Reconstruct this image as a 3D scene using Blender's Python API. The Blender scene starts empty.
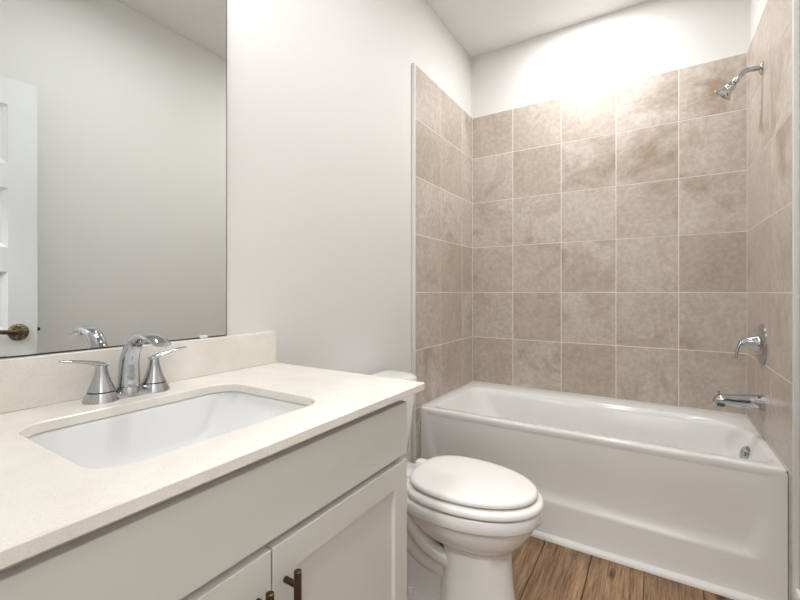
import bpy, bmesh, math, random
from mathutils import Vector, Matrix
random.seed(7)
S = bpy.context.scene
COL = S.collection

# ---------------------------------------------------------------- camera, world, exposure
cam_data = bpy.data.cameras.new('camera')
cam = bpy.data.objects.new('camera', cam_data); COL.objects.link(cam)
cam.location = (1.1103, 0.0, 1.133)
cam.rotation_euler = (math.pi/2, 0, 0.559)
cam_data.sensor_width = 36.0
cam_data.lens = 406.38/800*36.0
cam_data.shift_y = -8.17/800
cam_data.clip_start = 0.01
S.camera = cam

world = bpy.data.worlds.new('world'); S.world = world
world.use_nodes = True
bg = world.node_tree.nodes['Background']
bg.inputs[0].default_value = (0.93, 0.95, 1.0, 1); bg.inputs[1].default_value = 0.5

S.view_settings.view_transform = 'Standard'
S.view_settings.look = 'None'
S.view_settings.gamma = 1.0
S.view_settings.use_curve_mapping = False
S.view_settings.exposure = 0.82

P_TUB, P_ROOM, P_VANITY, P_HALL_FILL = 7.6, 5.0, 1.3, 24.0      # watts: tub downlight, room downlight, each vanity bulb, added hall fill

# ---------------------------------------------------------------- helpers
def lin(r, g, b):
    f = lambda c: (c/255/12.92) if c/255 <= 0.04045 else ((c/255+0.055)/1.055)**2.4
    return (f(r), f(g), f(b), 1.0)

class N:
    """small node-tree writer"""
    def __init__(s, name):
        s.m = bpy.data.materials.new(name); s.m.use_nodes = True
        s.t = s.m.node_tree; s.b = s.t.nodes['Principled BSDF']
    def n(s, kind, **kw):
        x = s.t.nodes.new('ShaderNode'+kind)
        for k, v in kw.items():
            if k in x.inputs: x.inputs[k].default_value = v
            else: setattr(x, k, v)
        return x
    def l(s, a, b): s.t.links.new(a, b)
    def set(s, **kw):
        for k, v in kw.items(): s.b.inputs[k.replace('_', ' ')].default_value = v
        return s
    def coords(s, scale=(1, 1, 1)):
        tc = s.n('TexCoord'); mp = s.n('Mapping'); mp.inputs['Scale'].default_value = scale
        s.l(tc.outputs['Object'], mp.inputs['Vector']); return mp.outputs['Vector']
    def noise(s, vec, scale, detail=4, rough=0.55, dist=0.0):
        x = s.n('TexNoise'); x.inputs['Scale'].default_value = scale
        x.inputs['Detail'].default_value = detail; x.inputs['Roughness'].default_value = rough
        x.inputs['Distortion'].default_value = dist
        s.l(vec, x.inputs['Vector']); return x.outputs['Fac']
    def ramp(s, fac, stops):
        x = s.n('ValToRGB'); e = x.color_ramp.elements
        while len(e) < len(stops): e.new(0.5)
        for i, (p, c) in enumerate(stops):
            e[i].position = p; e[i].color = c if len(c) == 4 else (*c, 1)
        s.l(fac, x.inputs['Fac']); return x.outputs['Color']
    def mix(s, fac, a, b, mode='MIX'):
        x = s.n('Mix', data_type='RGBA', blend_type=mode)
        for sock, v in ((x.inputs['Factor'], fac), (x.inputs[6], a), (x.inputs[7], b)):
            if hasattr(v, 'links'): s.l(v, sock)
            else: sock.default_value = v
        return x.outputs[2]
    def bump(s, h, strength, dist=0.002):
        x = s.n('Bump'); x.inputs['Strength'].default_value = strength; x.inputs['Distance'].default_value = dist
        s.l(h, x.inputs['Height']); s.l(x.outputs['Normal'], s.b.inputs['Normal'])

def plain(name, col, rough=0.5, metal=0.0, spec=0.5, coat=0.0):
    k = N(name); k.set(Base_Color=col, Roughness=rough, Metallic=metal)
    k.b.inputs['Specular IOR Level'].default_value = spec
    k.b.inputs['Coat Weight'].default_value = coat; k.b.inputs['Coat Roughness'].default_value = 0.05
    v = k.coords(); k.bump(k.noise(v, 60, 2), 0.02, 0.0005)
    return k.m

def paint(name, col, rough=0.65, bump=0.10):
    k = N(name); k.set(Base_Color=col, Roughness=rough)
    k.b.inputs['Specular IOR Level'].default_value = 0.3
    v = k.coords(); k.bump(k.noise(v, 140, 3), bump, 0.001)
    return k.m

M = {}
M['wall'] = paint('wall_paint', lin(228, 227, 224))
M['ceiling'] = paint('ceiling_paint', lin(238, 237, 234), 0.8)
M['trim'] = plain('white_trim_paint', lin(244, 243, 240), 0.4)
M['door'] = plain('door_paint', lin(226, 227, 227), 0.4)
M['cabinet'] = plain('cabinet_paint', lin(222, 220, 213), 0.42)
M['cabinet_inside'] = plain('cabinet_shadow_gap_paint', lin(170, 165, 155), 0.6)
M['porcelain'] = plain('porcelain', lin(242, 242, 241), 0.12, coat=0.3)
M['acrylic'] = plain('tub_acrylic', lin(242, 242, 240), 0.14, coat=0.3)
M['seat'] = plain('seat_plastic', lin(246, 244, 241), 0.22)
M['chrome'] = plain('chrome', lin(190, 192, 196), 0.05, 1.0)
M['chrome_dark'] = plain('dark_chrome', lin(120, 122, 126), 0.2, 1.0)
M['bronze'] = plain('brushed_bronze', lin(96, 80, 62), 0.34, 1.0)
M['black'] = plain('black_gap', lin(22, 21, 20), 0.6)
M['clip'] = plain('clear_clip_plastic', lin(225, 228, 228), 0.15)
M['grout'] = paint('grout', lin(243, 239, 232), 0.85, 0.2)
M['caulk'] = paint('tile_edge_white', lin(228, 227, 224), 0.45, 0.03)

def emit(name, col, s):
    k = N(name); k.set(Base_Color=col)
    k.b.inputs['Emission Color'].default_value = col; k.b.inputs['Emission Strength'].default_value = s
    return k.m
M['bulb'] = emit('lit_diffuser', (1.0, 0.95, 0.88, 1), 2.0)

k = N('mirror_silver'); k.set(Base_Color=lin(229, 232, 230), Metallic=1.0, Roughness=0.0)
M['mirror'] = k.m

# antique brass for the embossed rosette
k = N('antique_brass'); k.set(Metallic=1.0, Roughness=0.36)
v = k.coords(); nz = k.noise(v, 90, 4)
k.l(k.ramp(nz, [(0.35, lin(78, 69, 52)), (0.65, lin(165, 150, 120))]), k.b.inputs['Base Color'])
w = k.n('TexWave', wave_type='RINGS'); w.inputs['Scale'].default_value = 55; w.inputs['Distortion'].default_value = 6
k.l(v, w.inputs['Vector']); k.bump(w.outputs['Fac'], 0.6, 0.002)
M['brass'] = k.m

# ceramic tile: cloudy taupe with darker mineral blotches, a tone per tile
k = N('taupe_tile'); k.set(Roughness=0.33)
v = k.coords()
at = k.n('Attribute', attribute_name='tile'); 
ad = k.n('VectorMath', operation='MULTIPLY_ADD')
cmb = k.n('CombineXYZ'); 
mul = k.n('Math', operation='MULTIPLY'); mul.inputs[1].default_value = 37.0
k.l(at.outputs['Fac'], mul.inputs[0])
for i in range(3): k.l(mul.outputs[0], cmb.inputs[i])
va = k.n('VectorMath', operation='ADD'); k.l(v, va.inputs[0]); k.l(cmb.outputs[0], va.inputs[1])
big = k.noise(va.outputs[0], 4.5, 5, 0.6, 0.4)
fine = k.noise(va.outputs[0], 38, 5, 0.65)
stain = k.noise(va.outputs[0], 3.0, 7, 0.68, 0.8)
speck = k.noise(va.outputs[0], 130, 2, 0.6)
c = k.ramp(big, [(0.30, lin(189, 176, 163)), (0.50, lin(206, 195, 185)), (0.70, lin(220, 212, 204))])
c = k.mix(0.5, c, k.ramp(fine, [(0.34, lin(180, 166, 153)), (0.68, lin(223, 216, 208))]))
tone = k.ramp(at.outputs['Fac'], [(0.0, lin(234, 227, 219)), (0.6, lin(250, 248, 246)), (1.0, lin(255, 255, 255))])
c = k.mix(1.0, c, tone, 'MULTIPLY')
sa = k.n('Math', operation='MULTIPLY_ADD'); sa.inputs[1].default_value = 0.16; k.l(at.outputs['Fac'], sa.inputs[0]); k.l(stain, sa.inputs[2])
sb = k.n('Math', operation='SUBTRACT'); sb.inputs[1].default_value = 0.08; k.l(sa.outputs[0], sb.inputs[0])
sm = k.ramp(sb.outputs[0], [(0.54, (0, 0, 0)), (0.74, (0.85, 0.85, 0.85))])
c = k.mix(sm, c, lin(160, 138, 116))
sp = k.ramp(speck, [(0.66, (0, 0, 0)), (0.78, (0.35, 0.35, 0.35))])
c = k.mix(sp, c, lin(140, 118, 98))
k.l(c, k.b.inputs['Base Color']); k.bump(fine, 0.06, 0.001)
M['tile'] = k.m

# speckled cream quartz
k = N('cream_quartz'); k.set(Roughness=0.22)
v = k.coords()
n1 = k.noise(v, 9, 3); n2 = k.noise(v, 420, 2, 0.6); n3 = k.noise(v, 170, 3, 0.6)
c = k.ramp(n1, [(0.3, lin(236, 229, 220)), (0.7, lin(245, 240, 233))])
c = k.mix(k.ramp(n2, [(0.56, (0, 0, 0)), (0.72, (0.36, 0.36, 0.36))]), c, lin(200, 182, 164))
c = k.mix(k.ramp(n3, [(0.70, (0, 0, 0)), (0.76, (0.7, 0.7, 0.7))]), c, lin(160, 135, 115))
c = k.mix(k.ramp(k.noise(v, 300, 1), [(0.60, (0, 0, 0)), (0.75, (0.7, 0.7, 0.7))]), c, lin(246, 241, 234))
k.l(c, k.b.inputs['Base Color'])
M['quartz'] = k.m

# brown oak-look planks, grain along y, shifted per plank
k = N('oak_plank'); k.set(Roughness=0.42)
at = k.n('Attribute', attribute_name='tile')
v = k.coords((1, 1, 1))
cmb = k.n('CombineXYZ'); mul = k.n('Math', operation='MULTIPLY'); mul.inputs[1].default_value = 53.0
k.l(at.outputs['Fac'], mul.inputs[0]); 
for i in range(3): k.l(mul.outputs[0], cmb.inputs[i])
va = k.n('VectorMath', operation='ADD'); k.l(v, va.inputs[0]); k.l(cmb.outputs[0], va.inputs[1])
mp = k.n('Mapping'); mp.inputs['Scale'].default_value = (1.0, 0.045, 1.0); k.l(va.outputs[0], mp.inputs['Vector'])
g1 = k.noise(mp.outputs[0], 52, 6, 0.70, 0.5)
g2 = k.noise(mp.outputs[0], 210, 4, 0.75, 0.0)
mp2 = k.n('Mapping'); mp2.inputs['Scale'].default_value = (1.0, 0.3, 1.0); k.l(va.outputs[0], mp2.inputs['Vector'])
g3 = k.noise(mp2.outputs[0], 7, 3, 0.5)
c = k.ramp(g1, [(0.34, lin(80, 54, 35)), (0.48, lin(146, 110, 78)), (0.64, lin(196, 160, 124))])
c = k.mix(0.5, c, k.ramp(g2, [(0.38, lin(72, 48, 32)), (0.60, lin(194, 157, 120))]))
c = k.mix(k.ramp(g3, [(0.42, (0, 0, 0)), (0.75, (0.5, 0.5, 0.5))]), c, lin(104, 74, 52))
# knots
vk = k.n('TexVoronoi'); vk.inputs['Scale'].default_value = 2.6; 
mp3 = k.n('Mapping'); mp3.inputs['Scale'].default_value = (1.5, 0.62, 1.0); k.l(va.outputs[0], mp3.inputs['Vector'])
k.l(mp3.outputs[0], vk.inputs['Vector'])
c = k.mix(k.ramp(vk.outputs['Distance'], [(0.03, (0.85, 0.85, 0.85)), (0.09, (0, 0, 0))]), c, lin(58, 36, 26))
# one dark knot in the plank in front of the tub
kp = k.n('VectorMath', operation='SUBTRACT'); kp.inputs[1].default_value = (0.963, 1.872, -0.025); k.l(v, kp.inputs[0])
ks = k.n('VectorMath', operation='MULTIPLY'); ks.inputs[1].default_value = (1.0, 0.42, 0.0); k.l(kp.outputs[0], ks.inputs[0])
kl = k.n('VectorMath', operation='LENGTH'); k.l(ks.outputs[0], kl.inputs[0])
kn = k.n('Math', operation='MULTIPLY_ADD'); kn.inputs[1].default_value = 0.018; k.l(g1, kn.inputs[0]); k.l(kl.outputs['Value'], kn.inputs[2])
c = k.mix(k.ramp(kn.outputs[0], [(0.012, (0.9, 0.9, 0.9)), (0.030, (0, 0, 0))]), c, lin(52, 32, 22))
tone = k.ramp(at.outputs['Fac'], [(0.0, lin(218, 212, 206)), (1.0, lin(255, 255, 255))])
c = k.mix(1.0, c, tone, 'MULTIPLY')
k.l(c, k.b.inputs['Base Color']); k.bump(g2, 0.12, 0.001)
M['wood'] = k.m

# ---- mesh building
def new(): return bmesh.new()
def finish(name, bm, mat, parent=None, smooth=True, bevel=0.0, seg=2, subsurf=0, kind=None, angle=35):
    bmesh.ops.recalc_face_normals(bm, faces=bm.faces)
    me = bpy.data.meshes.new(name); bm.to_mesh(me); bm.free()
    o = bpy.data.objects.new(name, me); COL.objects.link(o)
    me.materials.append(M[mat] if isinstance(mat, str) else mat)
    if smooth:
        for p in me.polygons: p.use_smooth = True
        try: me.set_sharp_from_angle(angle=math.radians(angle))
        except Exception: pass
    if bevel:
        b = o.modifiers.new('bevel', 'BEVEL'); b.width = bevel; b.segments = seg
        b.limit_method = 'ANGLE'; b.angle_limit = math.radians(40)
    if subsurf:
        s = o.modifiers.new('subsurf', 'SUBSURF'); s.levels = subsurf; s.render_levels = subsurf
    if parent is not None:
        o.parent = parent
        o.matrix_parent_inverse = Matrix.Translation(-Vector(parent.location)) if parent.rotation_euler.z == 0 else Matrix.Identity(4)
        if parent.parent is not None: o.matrix_parent_inverse = Matrix.Identity(4)
    if kind: o['kind'] = kind
    return o
def box(bm, x0, x1, y0, y1, z0, z1):
    vs = [bm.verts.new(p) for p in ((x0,y0,z0),(x1,y0,z0),(x1,y1,z0),(x0,y1,z0),(x0,y0,z1),(x1,y0,z1),(x1,y1,z1),(x0,y1,z1))]
    for f in ((0,3,2,1),(4,5,6,7),(0,1,5,4),(1,2,6,5),(2,3,7,6),(3,0,4,7)): bm.faces.new([vs[i] for i in f])
    return bm
def boxes(*bs):
    bm = new()
    for b in bs: box(bm, *b)
    return bm
def loft(bm, rings, cap0=True, cap1=True, closed=False):
    R = [[bm.verts.new(p) for p in r] for r in rings]
    n = len(R[0]); m = len(R)
    for i in range(m if closed else m-1):
        a, b = R[i], R[(i+1) % m]
        for j in range(n):
            bm.faces.new((a[j], a[(j+1) % n], b[(j+1) % n], b[j]))
    if not closed:
        if cap0: bm.faces.new(list(reversed(R[0])))
        if cap1: bm.faces.new(R[-1])
    return bm
def frame(d):
    d = Vector(d).normalized()
    u = Vector((0, 0, 1)) if abs(d.z) < 0.9 else Vector((0, 1, 0))
    a = d.cross(u).normalized(); b = a.cross(d).normalized()
    return d, a, b
def lathe(bm, base, axis, prof, n=32, cap=True):
    """prof: (distance along axis, radius)"""
    d, a, b = frame(axis); base = Vector(base)
    rings = [[base + d*h + (a*math.cos(2*math.pi*i/n) + b*math.sin(2*math.pi*i/n))*r for i in range(n)] for h, r in prof]
    return loft(bm, rings, cap, cap)
def catmull(pts, n=8):
    P = [Vector(p) for p in pts]; P = [P[0]*2-P[1]] + P + [P[-1]*2-P[-2]]; out = []
    for i in range(1, len(P)-2):
        for k in range(n):
            t = k/n; p0, p1, p2, p3 = P[i-1:i+3]
            out.append(0.5*((2*p1)+(-p0+p2)*t+(2*p0-5*p1+4*p2-p3)*t*t+(-p0+3*p1-3*p2+p3)*t**3))
    out.append(P[-2]); return out
def tube(bm, pts, radii, n=20, up=(0, 1, 0), sub=8):
    """radii per control point: r or (r_side, r_up); side = 'up' vector direction"""
    rad = [(r, r, 0) if not isinstance(r, tuple) else (r[0], r[1], 0) for r in radii]
    path = catmull(pts, sub); rr = catmull(rad, sub); rings = []
    for i, p in enumerate(path):
        t = (path[min(i+1, len(path)-1)] - path[max(i-1, 0)]).normalized()
        a = Vector(up); a = (a - t*a.dot(t)).normalized(); b = t.cross(a)
        rings.append([p + a*math.cos(2*math.pi*k/n)*rr[i][0] + b*math.sin(2*math.pi*k/n)*rr[i][1] for k in range(n)])
    return loft(bm, rings)
def rrect(x0, x1, y0, y1, r, z, nc=8, ns=6):
    """rounded rectangle ring, fixed point count; r scalar or 4 radii (x0y0, x1y0, x1y1, x0y1)"""
    if not isinstance(r, (tuple, list)): r = (r,)*4
    cs = [(x0+r[0], y0+r[0], 180, r[0]), (x1-r[1], y0+r[1], 270, r[1]), (x1-r[2], y1-r[2], 0, r[2]), (x0+r[3], y1-r[3], 90, r[3])]
    pts = []
    for ci, (cx, cy, a0, q) in enumerate(cs):
        arc = [(cx+q*math.cos(math.radians(a0+90*i/nc)), cy+q*math.sin(math.radians(a0+90*i/nc))) for i in range(nc+1)]
        pts += arc
        nx, ny, na, nq = cs[(ci+1) % 4]
        s = (nx+nq*math.cos(math.radians(na)), ny+nq*math.sin(math.radians(na)))
        e = arc[-1]
        pts += [(e[0]+(s[0]-e[0])*i/ns, e[1]+(s[1]-e[1])*i/ns) for i in range(1, ns)]
    return [(x, y, z) for x, y in pts]
def egg(xb, xf, hw, cy, z, n=48, pb=2.6, pf=2.05, split=0.42):
    """plan outline of a toilet seat: blunt at the back (xb), rounded at the front (xf)"""
    xm = xb + (xf-xb)*split; out = []
    for i in range(n):
        a = 2*math.pi*i/n; c, s = math.cos(a), math.sin(a)
        p = pf if c >= 0 else pb; L = (xf-xm) if c >= 0 else (xm-xb)
        out.append((xm + math.copysign(abs(c)**(2/p), c)*L, cy + math.copysign(abs(s)**(2/p), s)*hw, z))
    return out
def tag(o, label, cat, group=None):
    o['label'] = label; o['category'] = cat
    if group: o['group'] = group
    return o
def thing(name, label, cat, loc, rz=0.0, group=None):
    o = bpy.data.objects.new(name, None); COL.objects.link(o)
    o.empty_display_size = 0.05; o.location = loc; o.rotation_euler = (0, 0, rz)
    return tag(o, label, cat, group)
def struct(name, bm, mat, **kw): return finish(name, bm, mat, kind='structure', **kw)

# ---------------------------------------------------------------- structure
FZ = -0.025          # floor level
CZ = 2.825           # ceiling
XL, XR, YB, YF = -0.014, 1.536, 2.767, -0.03
TL, TR, TB = 0.004, 1.520, 2.750          # faces of the tiled surround
TY0 = 1.930                               # front edge of the tile
TZ1 = 2.380                               # top of the tile

struct('wall_left', boxes((XL-0.1, XL, YF-1.5, YB+0.1, FZ, CZ)), 'wall', smooth=False)
struct('wall_right', boxes((XR, XR+0.1, YF-1.5, YB+0.1, FZ, CZ)), 'wall', smooth=False)
struct('wall_back', boxes((XL, XR, YB, YB+0.1, FZ, CZ)), 'wall', smooth=False)
DX0, DX1, DZ = 0.70, 1.452, 2.11          # doorway in the near wall
struct('wall_front', boxes((XL, DX0, YF-0.115, YF, FZ, CZ), (DX1, XR, YF-0.115, YF, FZ, CZ), (DX0, DX1, YF-0.115, YF, DZ, CZ)), 'wall', smooth=False)
struct('wall_hall', boxes((XL, XR, YF-1.6, YF-1.5, FZ, CZ)), 'wall', smooth=False)
struct('ceiling', boxes((XL-0.1, XR+0.1, YF-1.6, YB+0.1, CZ, CZ+0.1)), 'ceiling', smooth=False)

# floor: planks running along y, one mesh
def set_attr(o, vals):
    a = o.data.attributes.new('tile', 'FLOAT', 'FACE')
    a.data.foreach_set('value', vals)
def slabs(rects, to3d, g, h, ch):
    """raised chamfered slabs on a plane; returns bmesh and a random value per face"""
    bm = new(); vals = []
    for u0, u1, v0, v1 in rects:
        if u1-u0 < 3*g or v1-v0 < 3*g: continue
        q = random.random()
        def ring(i, hh): return [bm.verts.new(to3d(*p, hh)) for p in ((u0+i, v0+i), (u1-i, v0+i), (u1-i, v1-i), (u0+i, v1-i))]
        a, b, c = ring(g/2, 0), ring(g/2, h-ch), ring(g/2+ch, h)
        for lo, hi in ((a, b), (b, c)):
            for j in range(4): bm.faces.new((lo[j], lo[(j+1) % 4], hi[(j+1) % 4], hi[j])); vals.append(q)
        bm.faces.new(c); vals.append(q)
    return bm, vals
pw, px0 = 0.1968, 0.681
rects = []
i = -4
while px0+pw*i < XR:
    off = (0.05, 0.33, 0.18, 0.45, 0.10, 0.80, 0.27, 0.605)[i % 8]
    y = YF-1.5-1.2+off % 1.2
    while y < YB:
        u0, u1 = max(px0+pw*i, XL), min(px0+pw*(i+1), XR)
        v0, v1 = max(y, YF-1.5), min(y+1.2, YB)
        if u1-u0 > 0.01 and v1-v0 > 0.01: rects.append((u0, u1, v0, v1))
        y += 1.2
    i += 1
bm, vals = slabs(rects, lambda u, v, h: (u, v, FZ-0.006+h), 0.0020, 0.006, 0.0016)
fl = struct('floor', bm, 'wood', smooth=False); set_attr(fl, vals)
sub = boxes((XL-0.1, XR+0.1, YF-1.6, YB+0.1, FZ-0.1, FZ-0.005))
finish('underlay', sub, 'black', fl, smooth=False, kind='structure')

# tiled surround
P = 0.3185
zlines = [FZ] + [z for z in (1.130+P*k for k in range(-3, 4)) if z > FZ+0.02] + [TZ1]
RIM = 0.490
xlines = [TL, 0.295, 0.6055, 0.916, 1.2265, TR]
ylines = [TY0, TY0+P-0.003, TY0+2*P-0.004, TB]
def cells(us, zs, f):
    out = []
    for a in range(len(us)-1):
        for b in range(len(zs)-1):
            r = f(us[a], us[a+1], zs[b], zs[b+1])
            if r: out.append(r)
    return out
top_only = lambda u0, u1, z0, z1: None if z1 <= RIM+0.02 else (u0, u1, max(z0, RIM+0.003), z1)
TUBY = 1.984
def side_cells():
    out = cells(ylines, zlines, top_only)
    for a in range(len(zlines)-1):                 # narrow leg of tile in front of the tub, down to the floor
        if zlines[a] < RIM: out.append((TY0, TUBY-0.004, zlines[a], min(zlines[a+1], RIM+0.003)))
    return out
G, H = 0.0042, 0.0016
def clad(wall, rects, to3d, backing):
    w = bpy.data.objects[wall]
    finish('grout_bed', boxes(*backing), 'grout', w, smooth=False, kind='structure')
    bm, vals = slabs(rects, to3d, G, H, 0.0007)
    o = finish('wall_tile', bm, 'tile', w, smooth=False, kind='structure'); set_attr(o, vals)
e = 0.0011
clad('wall_back', cells(xlines, zlines, top_only), lambda u, v, h: (u, TB+H-h, v), [(XL, XR, TB+e, YB, RIM-0.01, TZ1)])
clad('wall_left', side_cells(), lambda u, v, h: (TL-H+h, u, v), [(XL, TL-e, TY0, TUBY, FZ, TZ1), (XL, TL-e, TUBY, YB, RIM-0.01, TZ1)])
clad('wall_right', side_cells(), lambda u, v, h: (TR+H-h, u, v), [(TR+e, XR, TY0, TUBY, FZ, TZ1), (TR+e, XR, TUBY, YB, RIM-0.01, TZ1)])
# white edging profile closing the open tile edges
finish('tile_edging', boxes((XL, TL+0.001, TY0-0.012, TY0, FZ, TZ1+0.003)), 'caulk', bpy.data.objects['wall_left'], bevel=0.002, kind='structure')
finish('tile_edging', boxes((TR-0.001, XR, TY0-0.012, TY0, FZ, TZ1+0.003)), 'caulk', bpy.data.objects['wall_right'], bevel=0.002, kind='structure')

# baseboards
def baseboard(name, x0, x1, y0, y1, face):
    bm = boxes((x0, x1, y0, y1, FZ, FZ+0.135))
    return struct(name, bm, 'trim', bevel=0.004)
baseboard('baseboard_left', XL, XL+0.014, 0.925, TY0-0.013, 1)
baseboard('baseboard_right', XR-0.014, XR, YF+0.002, TY0-0.013, -1)
# shoe moulding along the foot of the tub
rings = []
for x in (TL+0.002, TR-0.002):
    r = [(x, TUBY, FZ), (x, TUBY, FZ+0.024)] + [(x, TUBY-0.004-0.018*math.sin(a), FZ+0.003+0.021*math.cos(a)) for a in [math.pi/2*i/6 for i in range(7)]] + [(x, TUBY-0.022, FZ)]
    rings.append(r)
struct('trim_1', loft(new(), rings), 'trim', angle=50)
# door casing round the doorway (bathroom side) and jamb
struct('trim_2', boxes((DX0-0.06, DX0, YF, YF+0.014, FZ, DZ+0.06), (DX0, DX1, YF, YF+0.014, DZ, DZ+0.06), (DX1, XR-0.015, YF, YF+0.014, FZ, DZ+0.06)), 'trim', bevel=0.003)

# door_1: five-panel door standing open along the right wall
ang = math.radians(6.5)
DW, DT, DH = 0.735, 0.035, 2.09
def panel_door():
    bm = new()
    zs0, zs1 = FZ+0.012, DH
    st, t = 0.10, DT
    box(bm, 0, t, 0, st, zs0, zs1); box(bm, 0, t, DW-st, DW, zs0, zs1)
    tops = [1.972-0.3745*k for k in range(5)]; hp = 0.265
    edges = [zs1] + [z for tp in tops for z in (tp, tp-hp)] + [zs0]
    for a in range(0, len(edges), 2): box(bm, 0, t, st, DW-st, edges[a+1], edges[a])
    for tp in tops:
        y0, y1, z0, z1 = st, DW-st, tp-hp, tp
        for side in (0, 1):
            X = lambda d: d if side == 0 else t-d
            R = []
            for ins, d in ((0, 0.0), (0.004, 0.004), (0.020, 0.012), (0.036, 0.012), (0.052, 0.006)):
                R.append([(X(d), y0+ins, z0+ins), (X(d), y1-ins, z0+ins), (X(d), y1-ins, z1-ins), (X(d), y0+ins, z1-ins)])
            loft(bm, R, cap0=False, cap1=True)
    return bm
door = struct('door_1', panel_door(), 'door', smooth=False)
door.location = (1.412, YF+0.010, 0); door.rotation_euler = (0, 0, ang)
def dpart(name, bm, mat, parent=None, **kw):
    o = finish(name, bm, mat, None, kind='structure', **kw); o.parent = parent or door; return o
for sgn, xf in ((-1, 0.0), (1, DT)):
    bm = new()
    cy, cz = DW-0.066, 0.950
    rings = []
    for h, s in ((0, 1.0), (0.004, 1.0), (0.008, 0.93), (0.011, 0.78), (0.0125, 0.5), (0.013, 0.2)):
        rings.append([(xf+sgn*h, cy+0.037*s*math.cos(2*math.pi*i/40), cz+0.038*s*math.sin(2*math.pi*i/40)) for i in range(40)])
    ro = dpart('door_handle', loft(bm, rings), 'brass')
    bm = new()
    lathe(bm, (xf+sgn*0.012, cy, cz), (sgn, 0, 0), [(0, 0.011), (0.03, 0.010), (0.042, 0.010)], 16)
    tube(bm, [(xf+sgn*0.046, cy+0.004, cz), (xf+sgn*0.05, cy-0.03, cz+0.004), (xf+sgn*0.05, cy-0.075, cz+0.008), (xf+sgn*0.047, cy-0.115, cz+0.002)], [(0.010, 0.008), (0.010, 0.006), (0.009, 0.005), (0.006, 0.004)], 14, up=(0, 0, 1))
    lv = dpart('lever', bm, 'bronze', ro)
bm = boxes((0.008, DT-0.008, DW, DW+0.0025, 0.945, 0.972)); box(bm, 0.012, DT-0.012, DW, DW+0.012, 0.951, 0.966)
dpart('latch', bm, 'black')
for z in (0.25, 1.05, 1.85):
    dpart('hinge', lathe(new(), (-0.004, 0.0, z), (0, 0, 1), [(0, 0.006), (0.09, 0.006)], 12), 'bronze')

# ---------------------------------------------------------------- lamps (out of the frame, above it), and an added hall fill
def area(name, loc, size, power, col, rot=(0, 0, 0), spread=math.pi):
    L = bpy.data.lights.new(name, 'AREA'); L.shape = 'DISK'; L.size = size; L.energy = power; L.color = col; L.spread = spread
    o = bpy.data.objects.new(name, L); COL.objects.link(o); o.location = loc; o.rotation_euler = rot; return o
def downlight(x, y, label, power, spread):
    dl = thing('recessed_light', label, 'ceiling light', (x, y, CZ), 0, 'recessed ceiling lights')
    bm = lathe(new(), (x, y, CZ), (0, 0, -1), [(0, 0.095), (0.006, 0.092), (0.008, 0.080), (0.003, 0.072)], 40, cap=False)
    finish('trim_ring', bm, 'trim', dl)
    finish('diffuser', lathe(new(), (x, y, CZ-0.001), (0, 0, -1), [(0, 0.073), (0.002, 0.072)], 40), 'bulb', dl)
    area('downlight_lamp', (x, y, CZ-0.012), 0.15, power, (0.975, 0.985, 1.0), spread=spread)
downlight(0.78, 2.37, 'white round recessed ceiling light above the middle of the tub', P_TUB, math.pi)
downlight(0.76, 1.00, 'white round recessed ceiling light above the floor in front of the vanity', P_ROOM, 2.9)

hl = thing('hall_fill_light', 'added round fill light on the hall ceiling behind the doorway', 'ceiling light', (0.9, -0.85, CZ))  # unseen lamp, added in the hall as soft fill through the doorway
finish('diffuser', lathe(new(), (0.9, -0.85, CZ), (0, 0, -1), [(0, 0.17), (0.03, 0.165), (0.05, 0.13), (0.058, 0.05)], 40), 'bulb', hl)
area('hall_fill_lamp', (0.9, -0.85, CZ-0.07), 0.34, P_HALL_FILL, (0.975, 0.985, 1.0))

vl = thing('vanity_light', 'three-shade chrome bar light fixed to the wall above the mirror', 'wall light', (XL, 0.42, 2.30))
finish('back_plate', boxes((XL, XL+0.025, 0.14, 0.70, 2.26, 2.34)), 'chrome', vl, bevel=0.006)
for yy in (0.20, 0.42, 0.64):
    finish('arm', lathe(new(), (XL+0.02, yy, 2.30), (1, 0, 0), [(0, 0.010), (0.10, 0.010)], 14), 'chrome', vl)
    sh = lathe(new(), (XL+0.11, yy, 2.36), (0, 0, -1), [(0, 0.018), (0.02, 0.030), (0.05, 0.036), (0.125, 0.058), (0.122, 0.054), (0.05, 0.032), (0.02, 0.026), (0.005, 0.014)], 28, cap=False)
    finish('shade', sh, 'trim', vl)
    L = bpy.data.lights.new('vanity_lamp', 'POINT'); L.energy = P_VANITY; L.color = (0.98, 0.99, 1.0); L.shadow_soft_size = 0.045
    o = bpy.data.objects.new('vanity_lamp', L); COL.objects.link(o); o.location = (XL+0.11, yy, 2.20)

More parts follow.
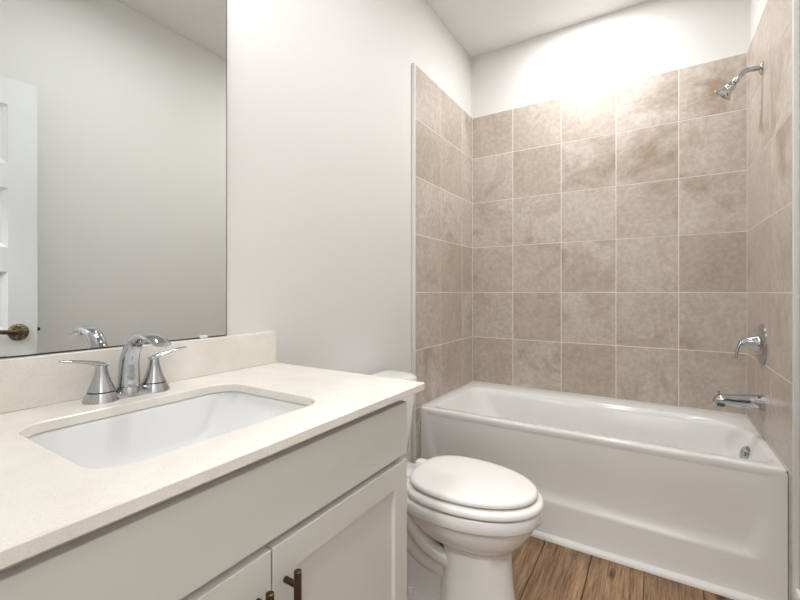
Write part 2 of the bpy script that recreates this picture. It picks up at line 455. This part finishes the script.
# ---------------------------------------------------------------- bathtub
tub = thing('bathtub', 'white alcove bathtub with a plain skirted front between tiled walls', 'bathtub', (0.76, 2.36, FZ))
ox0, ox1, oy0, oy1 = TL+0.0006, TR-0.0006, TUBY, TB-0.0006
bm = new()
Z = RIM
rings = [
    rrect(ox0, ox1, oy0+0.010, oy1, 0.010, Z-0.050),
    rrect(ox0, ox1, oy0+0.002, oy1, 0.010, Z-0.036),
    rrect(ox0, ox1, oy0+0.001, oy1, 0.010, Z-0.020),
    rrect(ox0, ox1, oy0+0.001, oy1, 0.010, Z-0.011),
    rrect(ox0+0.001, ox1-0.001, oy0+0.0035, oy1-0.001, 0.010, Z-0.0045),
    rrect(ox0+0.003, ox1-0.003, oy0+0.0075, oy1-0.003, 0.010, Z-0.001),
    rrect(ox0+0.008, ox1-0.006, oy0+0.013, oy1-0.008, 0.01, Z),
    rrect(0.055, 1.503, oy0+0.058, 2.632, (0.05, 0.07, 0.27, 0.09), Z-0.003),
    rrect(0.060, 1.500, oy0+0.062, 2.626, (0.05, 0.07, 0.27, 0.09), Z-0.005),
    rrect(0.066, 1.497, oy0+0.066, 2.619, (0.05, 0.07, 0.27, 0.09), Z-0.011),
    rrect(0.074, 1.494, oy0+0.070, 2.610, (0.05, 0.07, 0.27, 0.09), Z-0.022),
    rrect(0.086, 1.490, oy0+0.073, 2.602, (0.05, 0.07, 0.26, 0.09), Z-0.040),
    rrect(0.150, 1.462, oy0+0.084, 2.585, (0.06, 0.08, 0.25, 0.09), Z-0.130),
    rrect(0.225, 1.436, oy0+0.095, 2.572, (0.07, 0.09, 0.23, 0.10), Z-0.230),
    rrect(0.290, 1.410, oy0+0.108, 2.556, (0.08, 0.09, 0.20, 0.10), Z-0.310),
    rrect(0.335, 1.390, oy0+0.125, 2.538, (0.08, 0.09, 0.17, 0.10), Z-0.352),
    rrect(0.390, 1.355, oy0+0.155, 2.505, (0.08, 0.09, 0.10, 0.10), Z-0.376),
    rrect(0.470, 1.300, oy0+0.200, 2.460, (0.08, 0.08, 0.08, 0.08), Z-0.385),
]
loft(bm, rings, cap0=False, cap1=True)
finish('tub_shell', bm, 'acrylic', tub, angle=60)
# skirt with a shallow recessed field
def sstep(a, b, t):
    t = max(0, min(1, (t-a)/(b-a))); return t*t*(3-2*t)
bm = new(); nx, nz = 150, 64
gv = []
zt, zb = Z-0.014, FZ+0.001
for i in range(nx+1):
    x = ox0+(ox1-ox0)*i/nx; row = []
    for j in range(nz+1):
        z = zb+(zt-zb)*j/nz
        zl = 0.160-0.022*sstep(0.0, 1.5, x)          # lower edge of the recess
        xr = 1.385+0.20*max(0, z-0.14)
        xl = 0.13-0.20*max(0, z-0.14)
        inx = (1-sstep(xr, xr+0.07, x))*sstep(xl-0.045, xl, x)
        tt = max(0.0, min(1.0, (z-zl)/0.055))
        inz = (1-(1-tt)**2.6)*(1-0.92*sstep(zl+0.05, zt-0.05, z))
        d = 0.016*inx*inz
        row.append(bm.verts.new((x, oy0+0.0010+d, z)))
    gv.append(row)
for i in range(nx):
    for j in range(nz): bm.faces.new((gv[i][j], gv[i+1][j], gv[i+1][j+1], gv[i][j+1]))
# returns at the two ends and a back so the skirt has thickness
for i in (0, nx):
    back = [bm.verts.new((gv[i][j].co.x, oy0+0.03, gv[i][j].co.z)) for j in range(nz+1)]
    for j in range(nz): bm.faces.new((gv[i][j], gv[i][j+1], back[j+1], back[j]))
finish('apron', bm, 'acrylic', tub, angle=60)
# overflow plate and drain
ov = new(); lathe(ov, (1.466, 2.405, 0.392), (-0.9, -0.30, 0.30), [(-0.010, 0.038), (0.004, 0.038), (0.008, 0.035), (0.010, 0.026), (0.006, 0.022), (0.006, 0.010), (0.012, 0.009), (0.013, 0.003)], 32)
ovo = finish('overflow_plate', ov, 'chrome', tub); ovo['label'] = 'round chrome overflow plate'
dr = new(); lathe(dr, (1.24, 2.33, Z-0.386), (0, 0, 1), [(0, 0.034), (0.004, 0.034), (0.006, 0.028), (0.004, 0.020), (0.010, 0.018), (0.012, 0.010)], 28)
dro = finish('drain', dr, 'chrome', tub); dro['label'] = 'chrome drain'

# ---------------------------------------------------------------- shower fittings on the right tiled wall
YS = 2.395
sh = thing('wall_shower', 'chrome shower head on a bent arm high on the right tiled wall', 'shower head', (TR, YS, 2.13))
finish('flange', lathe(new(), (TR, YS, 2.132), (-1, 0, 0), [(0, 0.029), (0.003, 0.029), (0.008, 0.022), (0.012, 0.012)], 28), 'chrome', sh)
hd = Vector((-0.66, 0.25, -0.70)).normalized()
tip = Vector((1.438, YS, 2.112))
finish('shower_arm', tube(new(), [(TR-0.004, YS, 2.132), (1.485, YS, 2.137), (1.455, YS, 2.133), tip+Vector((0.002, 0, 0.002)), tip+hd*0.012], [0.0108]*5, 16), 'chrome', sh)
hdm = lathe(new(), tip+hd*0.008, hd, [(0, 0.009), (0.002, 0.014), (0.013, 0.014), (0.016, 0.0115), (0.020, 0.016), (0.026, 0.0205), (0.040, 0.0215), (0.046, 0.0205), (0.058, 0.025), (0.066, 0.032), (0.072, 0.040), (0.076, 0.0425), (0.080, 0.0415), (0.081, 0.038), (0.078, 0.036)], 32)
ho = finish('spray_head', hdm, 'chrome', sh)
fo = finish('spray_face', lathe(new(), tip+hd*0.0770, hd, [(0, 0.036), (0.002, 0.035), (0.003, 0.020)], 28), 'chrome_dark', sh); fo['label'] = 'dark spray face'

va = thing('shower_valve', 'round chrome shower valve plate with a down-curved lever handle', 'shower valve', (TR, YS, 0.897))
finish('escutcheon', lathe(new(), (TR, YS, 0.899), (-1, 0, 0), [(0, 0.092), (0.006, 0.092), (0.010, 0.086), (0.014, 0.070), (0.015, 0.036)], 48), 'chrome', va)
finish('handle_hub', lathe(new(), (TR-0.012, YS, 0.903), (-1, 0, 0.04), [(0, 0.037), (0.008, 0.036), (0.011, 0.034), (0.034, 0.024), (0.056, 0.0165), (0.061, 0.012)], 32), 'chrome', va)
finish('lever', tube(new(), [(TR-0.058, YS, 0.909), (TR-0.074, YS-0.002, 0.903), (TR-0.087, YS-0.006, 0.872), (TR-0.094, YS-0.010, 0.826)], [(0.012, 0.010), (0.0115, 0.008), (0.010, 0.006), (0.008, 0.0045)], 16), 'chrome', va)

sp = thing('tub_spout', 'chrome tub filler spout with a small pull knob over the tub rim', 'tub spout', (TR, 2.372, 0.640))
YT = 2.372
bm = tube(new(), [(TR+0.001, YT, 0.642), (TR-0.05, YT, 0.642), (TR-0.11, YT, 0.641), (TR-0.150, YT, 0.639), (TR-0.166, YT, 0.630), (TR-0.171, YT, 0.613)],
          [(0.034, 0.034), (0.032, 0.031), (0.028, 0.025), (0.026, 0.022), (0.024, 0.015), (0.021, 0.008)], 24)
finish('spout_body', bm, 'chrome', sp)
finish('outlet', lathe(new(), (TR-0.150, YT, 0.632), (0, 0, -1), [(0, 0.018), (0.022, 0.018), (0.026, 0.014)], 20), 'chrome_dark', sp)
finish('diverter_knob', lathe(new(), (TR-0.158, YT, 0.657), (0, 0, 1), [(0, 0.004), (0.010, 0.004), (0.011, 0.0055), (0.018, 0.0055), (0.019, 0.003)], 16), 'chrome', sp)

# ---------------------------------------------------------------- vanity cabinet
CY0, CY1, CX = -0.012, 0.908, 0.548
van = thing('bathroom_vanity', 'light grey shaker vanity cabinet with bronze bar pulls under the countertop', 'vanity cabinet', (0.28, 0.448, FZ))
bm = boxes((XL+0.001, CX-0.018, CY1-0.018, CY1, FZ, 0.8715), (XL+0.001, CX-0.018, CY0, CY0+0.018, FZ, 0.8715),
           (XL+0.001, XL+0.012, CY0+0.018, CY1-0.018, FZ, 0.8715), (XL+0.012, CX-0.018, CY0+0.018, CY1-0.018, 0.080, 0.098),
           (CX-0.090, CX-0.075, CY0+0.018, CY1-0.018, FZ, 0.080))
finish('carcass', bm, 'cabinet', van, smooth=False)
bm = boxes((CX-0.018, CX, CY0, CY0+0.040, 0.080, 0.8715), (CX-0.018, CX, CY1-0.040, CY1, 0.080, 0.8715),
           (CX-0.018, CX, CY0+0.040, CY1-0.040, 0.820, 0.8715), (CX-0.018, CX, CY0+0.040, CY1-0.040, 0.690, 0.730), (CX-0.018, CX, CY0+0.040, CY1-0.040, 0.080, 0.120))
finish('face_frame', bm, 'cabinet', van, smooth=False)
FX = 0.567
finish('false_drawer_front', boxes((CX+0.0005, FX, 0.000, 0.903, 0.716, 0.849)), 'cabinet', van, bevel=0.0015)
def shaker(y0, y1, z0, z1, name):
    bm = new(); rl = 0.057
    R = []
    for ins, x in ((0, CX+0.0005), (0, FX-0.001), (0.001, FX), (rl, FX), (rl+0.0015, FX-0.009), (rl+0.0025, FX-0.0095)):
        R.append([(x, y0+ins, z0+ins), (x, y1-ins, z0+ins), (x, y1-ins, z1-ins), (x, y0+ins, z1-ins)])
    loft(bm, R); return finish(name, bm, 'cabinet', van, smooth=False)
def pull(y, ztop, door_o):
    bm = lathe(new(), (FX+0.030, y, ztop), (0, 0, -1), [(0, 0.0045), (0.0012, 0.0066), (0.158, 0.0066), (0.16, 0.005)], 20)
    for zz in (ztop-0.026, ztop-0.134): lathe(bm, (FX, y, zz), (1, 0, 0), [(-0.001, 0.0052), (0.0286, 0.0052)], 14)
    o = finish('handle', bm, 'bronze', None); o.parent = door_o; o['label'] = 'bronze bar pull'
d1 = shaker(0.000, 0.4625, 0.092, 0.701, 'door')
d2 = shaker(0.4660, 0.903, 0.092, 0.701, 'door')
pull(0.434, 0.659, d1); pull(0.493, 0.660, d2)

# countertop with the sink cut-out and its backsplash
ct = thing('countertop', 'cream speckled quartz vanity countertop with a rectangular sink cutout', 'countertop', (0.29, 0.47, 0.8715))
cz0, cz1 = 0.8725, 0.892
hole = (0.146, 0.490, 0.243, 0.677)
def hr(z, d=0.0, r=0.055): return rrect(hole[0]-d, hole[1]+d, hole[2]-d, hole[3]+d, r+d, z, 10, 8)
def orr(z, d=0.0): return rrect(XL+0.001+d, 0.5934-d, -0.026+d, 0.9525-d, 0.004, z, 10, 8)
bm = new()
loft(bm, [orr(cz0, 0.002), orr(cz0+0.002), orr(cz1-0.002), orr(cz1, 0.002), hr(cz1, 0.002), hr(cz1-0.002), hr(cz0)], closed=True)
finish('slab', bm, 'quartz', ct, angle=30)
finish('backsplash', boxes((XL+0.0005, 0.018, -0.026, 0.9525, cz1+0.0003, 0.998)), 'quartz', ct, bevel=0.0015)

# undermount sink
sk = thing('sink', 'white rectangular undermount sink set below the countertop cutout', 'sink', (0.315, 0.456, 0.742))
bm = new()
def sr(d, r, z, dl=0, drr=0): return rrect(hole[0]-d, hole[1]+d, hole[2]-d+dl, hole[3]+d-drr, r, z, 10, 8)
zt = cz0-0.0012
rings = [sr(0.028, 0.07, zt-0.014), sr(0.028, 0.07, zt), sr(0.004, 0.050, zt), sr(0.001, 0.048, zt-0.003), sr(-0.001, 0.046, zt-0.010),
         sr(-0.004, 0.030, 0.832, 0.004, 0.016), sr(-0.010, 0.022, 0.790, 0.018, 0.048), sr(-0.014, 0.020, 0.777, 0.026, 0.060), sr(-0.022, 0.024, 0.767, 0.036, 0.074), sr(-0.045, 0.030, 0.760, 0.05, 0.090),
         sr(-0.13, 0.03, 0.754, 0.09, 0.13)]
loft(bm, rings, cap0=False, cap1=True)
out = [sr(0.028, 0.07, zt-0.014), sr(0.014, 0.06, zt-0.02), sr(0.010, 0.06, 0.80), sr(0.0, 0.05, 0.755), sr(-0.06, 0.05, 0.742)]
loft(bm, out, cap0=False, cap1=True)
finish('basin', bm, 'porcelain', sk, angle=60)
d = finish('drain', lathe(new(), (0.300, 0.44, 0.7535), (0, 0, 1), [(0, 0.028), (0.003, 0.028), (0.005, 0.022), (0.003, 0.018), (0.009, 0.015), (0.010, 0.006)], 28), 'chrome', sk); d['label'] = 'chrome pop-up drain'

# faucet
fc = thing('faucet', 'chrome two-handle bathroom faucet with an arched spout behind the sink', 'faucet', (0.072, 0.466, cz1))
fx, fy = 0.072, 0.4685
bm = new(); loft(bm, [rrect(fx-0.024+i, fx+0.024-i, fy-0.060, fy+0.060, 0.022-i, z, 8, 6) for i, z in ((0, cz1), (0, cz1+0.008), (0.003, cz1+0.012), (0.008, cz1+0.0135))])
finish('base_bridge', bm, 'chrome', fc)
bm = lathe(new(), (fx, fy, cz1), (0, 0, 1), [(0, 0.0265), (0.020, 0.0255), (0.0225, 0.0245), (0.0228, 0.0215)], 36)
tube(bm, [(fx, fy, cz1+0.020), (fx, fy, cz1+0.050), (fx+0.004, fy, cz1+0.088), (fx+0.030, fy, cz1+0.126), (fx+0.072, fy, cz1+0.141), (fx+0.112, fy, cz1+0.138), (fx+0.148, fy, cz1+0.128)],
     [(0.0225, 0.0225), (0.0215, 0.0215), (0.0195, 0.021), (0.0175, 0.0165), (0.018, 0.011), (0.020, 0.009), (0.018, 0.005)], 28, sub=10)
finish('spout', bm, 'chrome', fc, angle=50)
finish('aerator', lathe(new(), (fx+0.118, fy, cz1+0.132), (0.25, 0, -1), [(0, 0.009), (0.004, 0.009), (0.005, 0.007)], 18), 'chrome', fc)
for s in (-1, 1):
    hy = fy+s*0.056
    prof = [(0, 0.0345), (0.004, 0.0340), (0.020, 0.0270), (0.0205, 0.0250), (0.0220, 0.0250), (0.0225, 0.0265), (0.040, 0.0190), (0.058, 0.0135), (0.070, 0.0112), (0.078, 0.0108), (0.082, 0.009)]
    h = finish('handle', lathe(new(), (fx, hy, cz1), (0, 0, 1), prof, 40), 'chrome', fc, angle=50)
    bm = tube(new(), [(fx, hy-s*0.011, cz1+0.079), (fx+0.001, hy+s*0.006, cz1+0.083), (fx+0.003, hy+s*0.032, cz1+0.090), (fx+0.004, hy+s*0.056, cz1+0.095), (fx+0.004, hy+s*0.076, cz1+0.097)],
              [(0.010, 0.004), (0.011, 0.006), (0.009, 0.0042), (0.009, 0.0036), (0.006, 0.0025)], 18, up=(1, 0, 0))
    lo = finish('lever', bm, 'chrome', None); lo.parent = h
    finish('groove', lathe(new(), (fx, hy, cz1+0.0203), (0, 0, 1), [(0, 0.0256), (0.0018, 0.0256)], 36), 'black', fc)

# mirror
mi = thing('mirror', 'large frameless wall mirror above the backsplash', 'mirror', (XL, 0.38, 1.0))
finish('glass', boxes((XL+0.0045, -0.0005, -0.020, 0.7725, 1.0016, 2.10)), 'mirror', mi, smooth=False)
finish('backing', boxes((XL+0.0005, XL+0.0043, -0.022, 0.7812, 0.9990, 2.1025)), 'black', mi, smooth=False)
for yy, zz in ((0.698, 0.9992), (0.10, 0.9992), (0.70, 2.098), (0.10, 2.098)):
    finish('clip', boxes((XL+0.002, 0.0045, yy-0.011, yy+0.011, zz-0.0008 if zz < 1.5 else zz-0.007, zz+0.008 if zz < 1.5 else zz+0.006)), 'clip', mi, bevel=0.0015)

# ---------------------------------------------------------------- toilet
TYC = 1.405
to = thing('toilet', 'white two-piece toilet with a closed lid between the vanity and the tub', 'toilet', (0.42, TYC, FZ))
bm = new()
rings = []
for xb, xf, hw, z, pb in (
    (0.430, 0.708, 0.102, FZ, 3.2), (0.430, 0.706, 0.101, 0.02, 3.2), (0.440, 0.694, 0.094, 0.10, 3.2), (0.445, 0.688, 0.090, 0.18, 3.0), (0.442, 0.688, 0.090, 0.230, 3.0),
    (0.420, 0.700, 0.104, 0.240, 2.8), (0.370, 0.722, 0.134, 0.262, 2.6), (0.330, 0.744, 0.155, 0.288, 2.6), (0.300, 0.762, 0.168, 0.320, 2.6), (0.285, 0.770, 0.173, 0.340, 2.6),
    (0.281, 0.7735, 0.1760, 0.3465, 2.6), (0.280, 0.775, 0.1770, 0.348, 2.6), (0.276, 0.783, 0.184, 0.3495, 2.6), (0.274, 0.786, 0.186, 0.353, 2.6), (0.274, 0.787, 0.187, 0.388, 2.6), (0.278, 0.783, 0.183, 0.393, 2.6), (0.33, 0.73, 0.13, 0.394, 2.4)):
    rings.append(egg(xb, xf, hw, TYC, z, 56, pb))
loft(bm, rings)
# shelf the tank stands on
loft(bm, [rrect(0.03+i, 0.36, TYC-0.105+i, TYC+0.105-i, 0.03, z) for i, z in ((0.03, 0.30), (0.008, 0.345), (0, 0.375), (0, 0.394), (0.005, 0.399))])
finish('bowl', bm, 'porcelain', to, angle=50)
# trapway coils and the foot behind the pedestal
bm = new()
for s in (-1, 1):
    tube(bm, [(0.30, TYC+s*0.075, 0.345), (0.335, TYC+s*0.082, 0.270), (0.39, TYC+s*0.075, 0.205), (0.46, TYC+s*0.062, 0.165), (0.53, TYC+s*0.045, 0.150)], [0.050, 0.036, 0.030, 0.028, 0.028], 18, up=(0, 1, 0))
tube(bm, [(0.24, TYC, 0.36), (0.27, TYC, 0.24), (0.34, TYC, 0.15), (0.45, TYC, 0.11), (0.55, TYC, 0.10)], [(0.09, 0.06), (0.085, 0.06), (0.08, 0.055), (0.075, 0.05), (0.07, 0.045)], 24)
finish('trapway', bm, 'porcelain', to, angle=60)
bm = new()
loft(bm, [rrect(0.17+i, 0.52, TYC-0.115+i, TYC+0.115-i, 0.05-i*0.5, z) for i, z in ((0, FZ), (0.0, FZ+0.022), (0.006, FZ+0.030), (0.03, FZ+0.040), (0.045, FZ+0.09), (0.052, 0.16))])
finish('foot', bm, 'porcelain', to, angle=50)
for s in (-1, 1):
    finish('bolt_cap', lathe(new(), (0.335, TYC+s*0.094, FZ+0.033), (0, 0, 1), [(0, 0.013), (0.010, 0.0125), (0.018, 0.009), (0.021, 0.003)], 20), 'seat', to)
# seat ring
bm = new()
SB, SF = 0.300, 0.795
prof = [(0.030, 0.3990), (0.006, 0.3992), (0.002, 0.401), (0.0, 0.406), (0.0, 0.413), (0.003, 0.420), (0.009, 0.424), (0.020, 0.4255), (0.058, 0.4255), (0.064, 0.420), (0.064, 0.3985)]
loft(bm, [egg(SB+i, SF-i, 0.188-i, TYC, z, 56) for i, z in prof], closed=True)
for k in range(4):                       # rubber bumpers that carry the ring on the rim
    xx, yy = ((0.40, -0.15), (0.40, 0.15), (0.68, -0.10), (0.68, 0.10))[k]
    lathe(bm, (xx, TYC+yy, 0.3925), (0, 0, 1), [(0, 0.008), (0.008, 0.008)], 12)
finish('seat', bm, 'seat', to, angle=50)
bm = new()
LB, LF = 0.318, 0.776
prof = [(0.040, 0.4315), (0.006, 0.4318), (0.002, 0.434), (0.0, 0.440), (0.002, 0.447), (0.008, 0.4515), (0.020, 0.454), (0.05, 0.4555), (0.10, 0.4575), (0.15, 0.4585)]
loft(bm, [egg(LB+i, LF-i, 0.173-i*(0.178/0.19), TYC, z, 56) for i, z in prof])
finish('lid', bm, 'seat', to, angle=50)
for s in (-1, 1):
    bm = new(); loft(bm, [rrect(0.268+i, 0.318-i, TYC+s*0.076-0.022+i, TYC+s*0.076+0.022-i, 0.010, z) for i, z in ((0, 0.3995), (0, 0.424), (0.003, 0.432), (0.008, 0.435))])
    finish('hinge', bm, 'seat', to, angle=50)
# cistern
bm = new()
def tk(z, hw, xf, r=0.045): return rrect(0.012, xf, TYC+0.010-hw, TYC+0.010+hw, (0.02, r, r, 0.02), z)
loft(bm, [tk(0.402, 0.170, 0.160), tk(0.412, 0.182, 0.172), tk(0.50, 0.194, 0.181), tk(0.62, 0.206, 0.189), tk(0.722, 0.213, 0.194)])
tank = finish('tank', bm, 'porcelain', to, angle=50)
bm = new()
def tl(z, i): return rrect(0.006+i, 0.207-i, TYC+0.010-0.226+i, TYC+0.010+0.226-i, (0.03, 0.07, 0.07, 0.03), z)
loft(bm, [tl(0.7235, 0.006), tl(0.727, 0.001), tl(0.735, 0.0), tl(0.746, 0.001), tl(0.754, 0.006), tl(0.759, 0.018), tl(0.761, 0.04)])
finish('tank_lid', bm, 'porcelain', to, angle=50)
bm = lathe(new(), (0.193, TYC-0.15, 0.675), (1, 0, 0), [(0, 0.012), (0.012, 0.012), (0.016, 0.008)], 18)
tube(bm, [(0.206, TYC-0.15, 0.675), (0.210, TYC-0.12, 0.673), (0.209, TYC-0.08, 0.668)], [(0.006, 0.004), (0.006, 0.0035), (0.007, 0.003)], 12, up=(0, 0, 1))
lv = finish('flush_lever', bm, 'chrome', to); lv['label'] = 'chrome flush lever'
